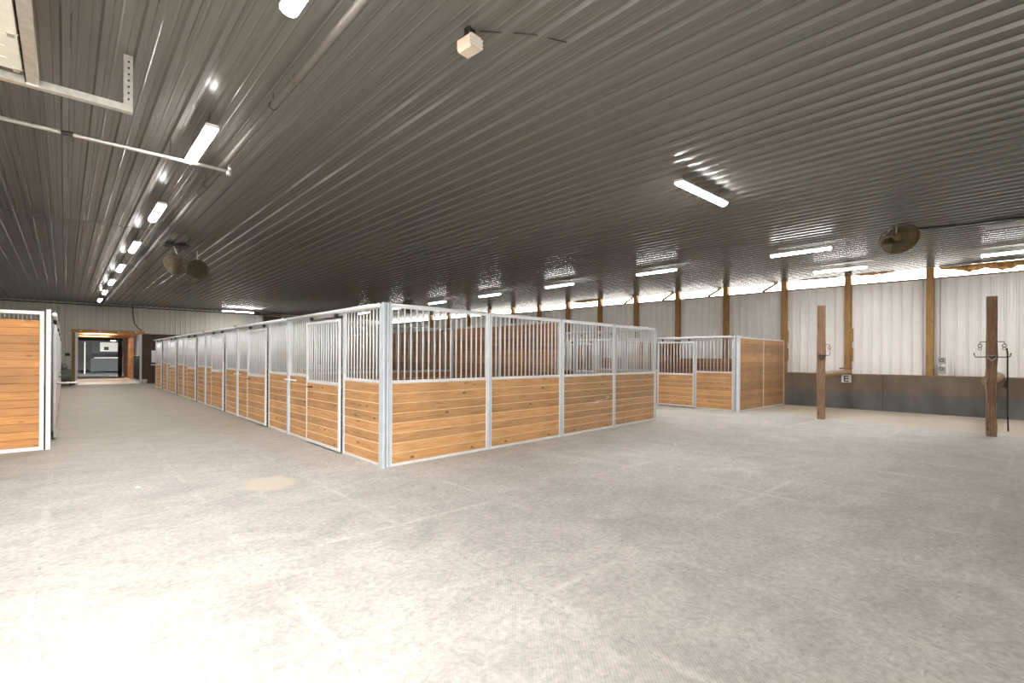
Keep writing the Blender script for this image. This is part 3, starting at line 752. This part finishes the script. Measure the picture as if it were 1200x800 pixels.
fan('small dark barn fan far away over the long row, above the corner', (11.5, 19.6, 3.82), (-0.5, -0.8, -0.3), 0.3)

# ------------------------------------------------------------------ back wall window above the row
t = thing('loft_hatch', 'white framed hatch with dark opening high on the back wall', 'hatch', (8.35, YB, 3.48))
s = MB(); s.box(0, -0.03, 0.02, 0.42, -0.021, 0.72); s.build('metal_flap', M['galv_dull'], t)
s = MB(); s.box(0.50, -0.05, 0.02, 0.88, -0.021, 0.72); s.build('white_panel', M['sign_white'], t)
s = MB(); s.box(0.96, -0.035, 0.02, 2.0, -0.022, 0.66); s.build('dark_opening', M['dark_board'], t)
s = MB(); s.cbox(0.94, -0.06, 0.66, 2.05, -0.022, 0.72, 0.004, 0); s.cbox(1.99, -0.06, 0.0, 2.05, -0.022, 0.655, 0.004, 2); s.cbox(0.90, -0.06, 0.0, 0.95, -0.022, 0.655, 0.004, 2); s.build('hatch_frame', M['timber'], t)

# ------------------------------------------------------------------ passage through the back wall
PX0, PX1, PY1, PZ = -1.6, 3.10, 45.2, 2.74
s = MB(); s.quad((PX0, YB, 0.004), (PX1 + .04, YB, 0.004), (PX1 + .04, PY1, 0.004), (PX0, PY1, 0.004)); struct(s.build('floor_passage', M['concrete']))
s = MB(); s.quad((-8, PY1, 0.002), (8, PY1, 0.002), (8, 66, 0.002), (-8, 66, 0.002)); struct(s.build('floor_far_room', M['concrete_grey']))
s = MB(); s.box(PX0 - 0.05, YB + 0.02, 0, PX0, PY1, PZ + 0.3); struct(s.build('wall_passage_left', M['grey_paint']))
s = MB(); s.box(PX1 + 0.06, YB + 0.02, 0, PX1 + 0.1, PY1, PZ + 0.3); struct(s.build('wall_passage_right', M['grey_paint']))
s = MB()
for i in range(19): s.cbox(PX1 + 0.02, YB + 3.9, 0.02 + i * 0.14, PX1 + 0.058, PY1 - 0.7, 0.158 + i * 0.14, 0.006, 1)
tag(s.build('plank_lining', M['orange_pine']), 'orange plank lining on the right side of the back passage', 'wall lining')
s = MB(); s.box(PX0, YB + 0.02, PZ + 0.25, PX1 + .1, PY1, PZ + 0.3); struct(s.build('ceiling_passage', M['beam']))
# joists under the passage roof
for k in range(5):
    s = MB(); s.cbox(PX0 + 0.02, YB + 0.35 + k * 2.3, PZ - 0.05, PX1 + 0.05, YB + 0.49 + k * 2.3, PZ + 0.245, 0.006, 0)
    tag(s.build('joist', M['beam']), 'orange joist across the back passage, %s from the front' % ORD[k], 'beam', 'joists over the passage')
# timber frame of the opening
d = thing('door_frame', 'orange timber frame around the passage opening in the back wall', 'door frame', (0, 0, 0))
s = MB(); s.cbox(OX0 - 0.18, YB - 0.16, OZ - 0.02, OX1 + 0.16, YB - 0.062, OZ + 0.13, 0.006, 0); s.build('header', M['beam'], d)
for k in range(4):
    q = MB(); q.tube([(OX0 + 0.2 + k * 0.75, YB - 0.20, OZ + 0.055), (OX0 + 0.2 + k * 0.75, YB - 0.161, OZ + 0.055)], 0.045, 10); q.build('bolt_head', M['fixture'], d)
s = MB(); s.cbox(OX0 - 0.13, YB - 0.08, 0, OX0 - 0.02, YB - 0.02, OZ - 0.022, 0.006, 2); s.build('brown_jamb', M['timber'], d)
s = MB(); s.cbox(OX0 - 0.018, YB - 0.09, 0, OX0 + 0.09, YB + 0.02, OZ - 0.022, 0.006, 2); s.build('white_jamb', M['white_paint'], d)
s = MB(); s.cbox(OX1 - 0.06, YB - 0.09, 0, OX1 + 0.035, YB + 0.02, OZ - 0.022, 0.006, 2); s.build('grey_jamb', M['galv_dull'], d)
for k, y in enumerate((36.2, 40.8)):  # unseen tubes added between the joists to brighten the passage
    light_copy(p0, 'added lit tube, unseen between the joists, brightening the back passage, ' + ('front', 'rear')[k], 1.4, y, 2.955, 'added passage tubes', PI / 2)
# gate folded against the right side of the passage
t = thing('mesh_gate', 'dark mesh gate folded against the right side of the passage', 'gate', (PX1 - 0.03, YB + 0.15, 0), PI / 2)
s = MB(); frame(s, 0, 3.4, 0.12, 1.55, None, -0.015, 0.015, 0.04); s.build('gate_frame', M['galv_dull'], t)
s = MB()
for i in range(1, 24): s.tube([(3.4 * i / 24, 0, 0.16), (3.4 * i / 24, 0, 1.51)], 0.006, 4)
for i in range(1, 10): s.tube([(0.04, 0, 0.12 + i * 0.143), (3.36, 0, 0.12 + i * 0.143)], 0.006, 4)
s.build('wire_mesh', M['dark_iron'], t)
# second opening frame at the end of the passage
d2 = thing('far_door_frame', 'dark frame around the far room at the end of the passage', 'door frame', (0, 0, 0))
s = MB(); s.cbox(PX1 - 0.26, PY1 - 0.1, 0, PX1 - 0.02, PY1, 2.55, 0.01, 2); s.build('right_post', M['dark_board'], d2)
s = MB(); s.cbox(PX0, PY1 - 0.1, 2.56, PX1 - 0.02, PY1, 2.9, 0.01, 0); s.build('lintel', M['dark_grey'], d2)
# far room shell
s = MB(); s.box(-8, 66, 0, 8, 66.1, 5); s.box(-8.1, PY1, 0, -8, 66, 5); s.box(8, PY1, 0, 8.1, 66, 5)
struct(s.build('wall_far_room', M['grey_paint']))
s = MB(); s.box(-8, PY1, 4.2, 8, 66, 4.3); struct(s.build('ceiling_far_room', M['dark_grey']))
# things in the far room
t = thing('tool_bench', 'dark work bench with pale top in the far room', 'bench', (2.2, 56, 0))
s = MB(); s.cbox(-0.55, -0.4, 0.1, 1.9, 0.4, 1.25, 0.03, 0); s.build('cabinet', M['dark_grey'], t)
s = MB(); s.cbox(-0.3, -0.43, 1.255, 1.3, 0.43, 1.34, 0.02, 0); s.build('bench_top', M['galv_dull'], t)
s = MB(); 
for x in (-0.4, 1.75): s.cbox(x, -0.3, 0, x + 0.1, 0.3, 0.1, 0.01, 1)
s.build('foot', M['black'], t)
t = thing('wall_unit', 'white panel with a black square over the far work bench', 'panel', (2.2, 57.2, 1.85))
s = MB(); s.cbox(-0.4, 0.02, -0.2, 1.9, 0.3, 0.95, 0.02, 0); s.build('backing', M['dark_grey'], t)
s = MB(); s.cbox(0.15, -0.03, 0.0, 1.5, 0.018, 0.82, 0.01, 0); s.build('white_panel', M['sign_white'], t)
s = MB(); s.cbox(0.42, -0.05, 0.12, 0.74, -0.031, 0.42, 0.008, 0); s.build('black_square', M['black'], t)
s = MB(); s.cbox(1.2, 53.0, 0.0, 1.26, 53.06, 2.6, 0.01, 2); tag(s.build('thin_white_post', M['white_paint']), 'thin white post in the far room left of the bench', 'post')
t = thing('dark_machine', 'dark machine with pale knobs at the right of the far room', 'machine', (4.3, 55, 0))
s = MB(); s.cbox(-0.3, -0.4, 0, 1.2, 0.5, 2.4, 0.05, 2); s.build('cabinet', M['dark_grey'], t)
for i in range(5):
    q = MB(); q.tube([(-0.05 + 0.25 * (i % 2), -0.44, 0.5 + 0.4 * i), (-0.05 + 0.25 * (i % 2), -0.401, 0.5 + 0.4 * i)], 0.05, 8); q.build('knob', M['fixture'], t)
t = thing('far_lamp', 'bright lamp hanging in the far room', 'light', (2.85, 50, 2.65))
s = MB(); s.tube([(0, 0, 0.0), (0, 0, 0.1), (0, 0, 0.14)], [0.16, 0.16, 0.07], 12); s.build('bulb', M['led_far'], t)
s = MB(); s.tube([(0, 0, 0.145), (0, 0, 1.55)], 0.02, 6); s.build('stem', M['black'], t)

# small items by the back wall
t = thing('wall_switch', 'small dark box on the cream wall left of the passage', 'switch', (0.12, YB - 0.02, 1.56))
s = MB(); s.cbox(-0.09, -0.08, -0.07, 0.09, 0.0, 0.07, 0.012, 0); s.build('box', M['black'], t)
t = thing('yard_blower', 'dark green grey machine standing on the floor left of the passage', 'machine', (-0.02, 33.1, 0))
s = MB(); s.tube([(0, 0, 0.24), (0, 0, 0.3), (0, 0, 0.5), (0, 0, 0.78), (0, 0, 0.86)], [0.15, 0.27, 0.30, 0.26, 0.1], 14); s.build('body', M['green_grey'], t)
s = MB(); s.tube([(0, -0.05, 0.86), (0, -0.05, 1.12)], [0.12, 0.10], 12); s.build('head', M['grey_box'], t)
s = MB(); s.tube([(-0.2, -0.05, 0.14), (0.2, -0.05, 0.14)], 0.03, 8); s.build('axle', M['black'], t)
for x in (-0.26, 0.26):
    s = MB(); s.tube([(x - 0.03, -0.05, 0.14), (x + 0.03, -0.05, 0.14)], 0.14, 16); s.build('wheel', M['black'], t)
s = MB(); s.tube([(0.1, 0.1, 0.8), (0.12, 0.2, 1.0), (-0.1, 0.2, 1.0), (-0.1, 0.1, 0.8)], 0.015, 6); s.build('handle', M['dark_iron'], t)
t = thing('paper_notice', 'white notice board on the dark siding beside the far end of the long row', 'notice', (3.56, YB - 0.0601, 1.15))
s = MB(); s.cbox(0.0, -0.02, 0, 0.36, 0, 0.66, 0.004, 0); s.build('sheet', M['sign_white'], t)
s = MB(); s.cbox(-0.02, -0.10, -0.16, 0.34, 0, -0.10, 0.004, 0); s.build('tray', M['fixture'], t)
t = thing('white_bucket', 'small white pail on the floor by the dark siding', 'pail', (3.22, YB - 0.45, 0))
s = MB(); s.tube([(0, 0, 0), (0, 0, 0.22), (0, 0, 0.23)], [0.10, 0.13, 0.135], 14); s.build('body', M['sign_white'], t)
s = MB(); s.tube([(-0.13, 0, 0.22), (-0.08, 0, 0.30), (0.08, 0, 0.30), (0.13, 0, 0.22)], 0.006, 5); s.build('handle', M['dark_iron'], t)

# ------------------------------------------------------------------ hitching posts with tie gear
def hitch(label, x, y, h, w, rz):
    t = thing('hitching_post', label, 'post', (x, y, 0), rz, 'hitching posts')
    n = 14; s = MB(); c = 0.018
    for i in range(n + 1):
        z = h * i / n
        wob = lambda a: 0.007 * math.sin(i * 1.7 + a) + 0.005 * math.sin(i * 0.6 + a * 2)
        hw = w / 2
        base = [(-hw + c, -hw), (hw - c, -hw), (hw, -hw + c), (hw, hw - c), (hw - c, hw), (-hw + c, hw), (-hw, hw - c), (-hw, -hw + c)]
        for j, (a, b_) in enumerate(base): s.v.append((a + wob(j // 2) * (1 if i < 9 else .3), b_ + wob(j // 2 + 3) * (1 if i < 9 else .3), z))
    for i in range(n):
        for j in range(8):
            k = (j + 1) % 8; s.f.append([i * 8 + j, i * 8 + k, i * 8 + 8 + k, i * 8 + 8 + j]); s.m.append(0)
    s.f.append(list(range(8))[::-1]); s.m.append(0); s.f.append([n * 8 + j for j in range(8)]); s.m.append(0)
    s.build('shaft', M['tie'], t); return t
AZ = math.atan2(-4.04, -14.5)
t1 = hitch('left brown hitching post standing by the E sign', 14.56, 4.05, 2.94, 0.185, 0.3)
t2 = hitch('right tall hitching post with hooks and black rope', 14.04, 0.84, 2.86, 0.165, 0.12)
def gear(t, w, full):
    s = MB(); # cross bar of hooks seen either side of the post
    hw = w / 2
    R = 0.011
    f_ = -hw - 0.03
    s.tube([(f_, 0.27, 1.70), (f_, 0.25, 1.62), (f_, -0.22, 1.62), (f_, -0.26, 1.63), (f_, -0.27, 1.70)] if full else [(f_, -hw - 0.10, 1.74), (f_, -hw - 0.11, 1.66), (f_, 0.0, 1.64), (f_, 0.04, 1.70)], R, 6)
    s.build('hook_bar', M['dark_iron'], t)
    s = MB(); s.tube([(f_ - 0.01, 0.0, 1.54), (f_ - 0.01, 0.06, 1.61), (f_ - 0.01, 0.06, 1.66), (f_ - 0.01, 0.0, 1.64), (f_ - 0.01, -0.06, 1.66), (f_ - 0.01, -0.06, 1.61), (f_ - 0.01, 0.0, 1.54)], 0.012, 6)
    s.build('heart_ring', M['galv_dull'] if full else M['dark_iron'], t)
    s = MB()
    sides = (1, -1) if full else (-1,)
    for sd in sides:
        s.tube([(f_, sd * hw, 1.93), (f_, sd * (hw + 0.09), 1.93), (f_, sd * (hw + 0.10), 1.88)], 0.008, 6)
        s.ring((f_, sd * (hw + 0.095), 1.85), (1, 0, 0), 0.03, 0.007, 12, 5); s.ring((f_, sd * (hw + 0.095), 1.79), (1, 0, 0), 0.025, 0.006, 12, 5)
    s.build('tie_ring', M['dark_iron'], t)
gear(t1, 0.165, False); gear(t2, 0.165, True)
mb = MB(); mb.tube([(13.87, 0.615, 1.80), (13.87, 0.60, 1.70), (13.87, 0.60, 1.60), (13.88, 0.60, 1.2), (13.88, 0.60, 0.6), (13.88, 0.585, 0.14)], 0.013, 7); mb.tube([(13.88, 0.60, 1.12), (13.85, 0.63, 1.0), (13.85, 0.66, 1.02), (13.87, 0.62, 1.14)], 0.012, 6)
tag(mb.build('lead_rope', M['rope']), 'black lead rope hanging from the right hitching post', 'rope')
def rail(label, a, b_, r=0.075):
    a = Vector(a); b_ = Vector(b_); L = (b_ - a).length; n = 12
    s = MB(); s.tube([(L * i / n, 0.008 * math.sin(i * 2.1), 0.008 * math.cos(i * 1.3)) for i in range(n + 1)], [r * (1 + 0.06 * math.sin(i * 1.9)) for i in range(n + 1)], 12)
    o = s.build('hitch_rail', M['log'], loc=a, rotz=math.atan2(b_.y - a.y, b_.x - a.x)); tag(o, label, 'rail', 'round rails from hitching posts to the wall')
rail('round wooden rail from the left hitching post to the wall', (14.70, 4.08, 1.16), (18.2, 4.28, 1.16))
rail('round wooden rail mostly hidden behind the right hitching post', (14.20, 0.90, 1.12), (18.35, 0.95, 1.12), 0.11)
s = MB(); s.cbox(17.95, 4.2, 1.245, 18.2, 4.5, 1.29, 0.005, 1); tag(s.build('wood_block', M['tie']), 'flat wood block on the rail at the second wall post', 'block')

# E sign
t = thing('letter_sign', 'white square sign with black letter E on the dark kickboard', 'sign', (18.20, 4.36, 0.955), 0)
s = MB(); s.cbox(-0.012, -0.13, -0.13, 0.0, 0.13, 0.11, 0.003, 0); s.box(-0.008, -0.04, 0.11, 0.0, 0.04, 0.125); s.build('plate', M['sign_white'], t)
s = MB(); s.box(-0.0145, 0.03, -0.105, -0.0125, 0.068, 0.08)
for z in (-0.105, -0.030, 0.045): s.box(-0.0145, -0.065, z, -0.0125, 0.029, z + 0.035)
s.build('letter', M['black'], t)
# electrical boxes and riser beside the rightmost wall post
t = thing('outlet_box', 'grey outlet boxes with conduit right of the rightmost wall post', 'outlet', (18.26, 2.17, 0), 0)
s = MB(); s.cbox(-0.05, -0.15, 1.16, 0.10, 0.0, 1.36, 0.01, 2); s.cbox(-0.05, -0.15, 1.44, 0.10, 0.0, 1.62, 0.01, 2); s.build('box', M['grey_box'], t)
s = MB(); s.tube([(0.06, -0.03, 1.62), (0.06, -0.03, 3.88)], 0.014, 7); s.tube([(0.06, -0.03, 1.36), (0.06, -0.03, 1.44)], 0.014, 7); s.build('conduit', M['grey_box'], t)
s = MB(); 
for z in (1.30, 1.54): s.ring((-0.055, -0.075, z), (1, 0, 0), 0.04, 0.01, 14, 5)
s.build('cover', M['dark_iron'], t)
# pallets / reddish bale seen low through the bars of the nearest right stall
mb = MB(); mb.cbox(-0.5, -0.35, 0, 0.5, 0.35, 0.42, 0.05, 0)
o = mb.build('hay_bale', M['red_brown'], loc=(17.3, 7.0, 0)); tag(o, 'reddish bale at the back of the nearest right stall', 'bale')

# small litter on the floor
for i, (x, y) in enumerate(((8.1, 4.55), (0.62, 7.2))):
    mb = MB(); mb.tube([(0, 0, 0.0), (0.02, 0.005, 0.012), (0.05, 0.01, 0.0)], [0.006, 0.012, 0.006], 7)
    tag(mb.build('litter_scrap', M['sign_white'], loc=(x, y, 0.006)), ['tiny pale scrap on the floor before the rightmost end panels', 'tiny pale scrap on the aisle floor left of the long row'][i], 'scrap')

# ------------------------------------------------------------------ light
w = bpy.data.worlds.new('World'); scn.world = w; w.use_nodes = True
bg = w.node_tree.nodes['Background']; bg.inputs[0].default_value = (1.0, 0.985, 0.96, 1); bg.inputs[1].default_value = 12.0
sl = bpy.data.lights.new('sun', 'SUN'); sl.energy = 8.5; sl.angle = math.radians(40); sl.color = (1.0, 0.98, 0.95)
so = bpy.data.objects.new('sun', sl); COL.objects.link(so)
so.rotation_euler = Vector((0.26, 0.8, -0.45)).to_track_quat('-Z', 'Y').to_euler()

pl = bpy.data.lights.new('door_daylight', 'AREA'); pl.shape = 'RECTANGLE'; pl.size = DX1 - DX0; pl.size_y = DZ; pl.cycles.is_portal = True
po = bpy.data.objects.new('door_daylight', pl); COL.objects.link(po); po.location = ((DX0 + DX1) / 2, YF - 0.03, DZ / 2); po.rotation_euler = (PI / 2, 0, 0)
po.rotation_euler = Vector((0, 1, 0)).to_track_quat('-Z', 'Z').to_euler()

pe = bpy.data.lights.new('eave_daylight', 'AREA'); pe.shape = 'RECTANGLE'; pe.size = YB - YF; pe.size_y = CZ - PT; pe.cycles.is_portal = True
pq = bpy.data.objects.new('eave_daylight', pe); COL.objects.link(pq); pq.location = (wx(16) + 0.2, 16, (CZ + PT) / 2)
dz = Vector((-1, WS, 0)).normalized(); mx_ = Matrix((Vector((-dz.y, dz.x, 0)), Vector((0, 0, 1)) , -dz)).transposed()
if mx_.determinant() < 0: mx_ = Matrix((Vector((dz.y, -dz.x, 0)), Vector((0, 0, 1)), -dz)).transposed()
pq.rotation_euler = mx_.to_euler()

# ------------------------------------------------------------------ camera
yaw, roll, f_px = math.radians(42.3042), math.radians(0.3356), 576.394
F = Vector((math.sin(yaw), math.cos(yaw), 0)); R0 = Vector((math.cos(yaw), -math.sin(yaw), 0)); U0 = Vector((0, 0, 1))
R = R0 * math.cos(roll) + U0 * math.sin(roll); U = -R0 * math.sin(roll) + U0 * math.cos(roll)
cam = bpy.data.cameras.new('camera'); co = bpy.data.objects.new('camera', cam); COL.objects.link(co)
mw = Matrix((R, U, -F)).transposed().to_4x4(); mw.translation = Vector((0, 0, 1.5623)); co.matrix_world = mw
cam.sensor_width = 36.0; cam.lens = 36.0 * f_px / 1200.0; cam.shift_y = 18.247 / 1200.0
cam.clip_start = 0.05; cam.clip_end = 300
scn.camera = co
scn.view_settings.view_transform = 'Standard'; scn.view_settings.look = 'None'
scn.view_settings.gamma = 1.0; scn.view_settings.use_curve_mapping = False
scn.view_settings.exposure = 0.45
scn.cycles.use_denoising = True
scn.cycles.max_bounces = 10; scn.cycles.diffuse_bounces = 6
scn.cycles.sample_clamp_indirect = 4.0
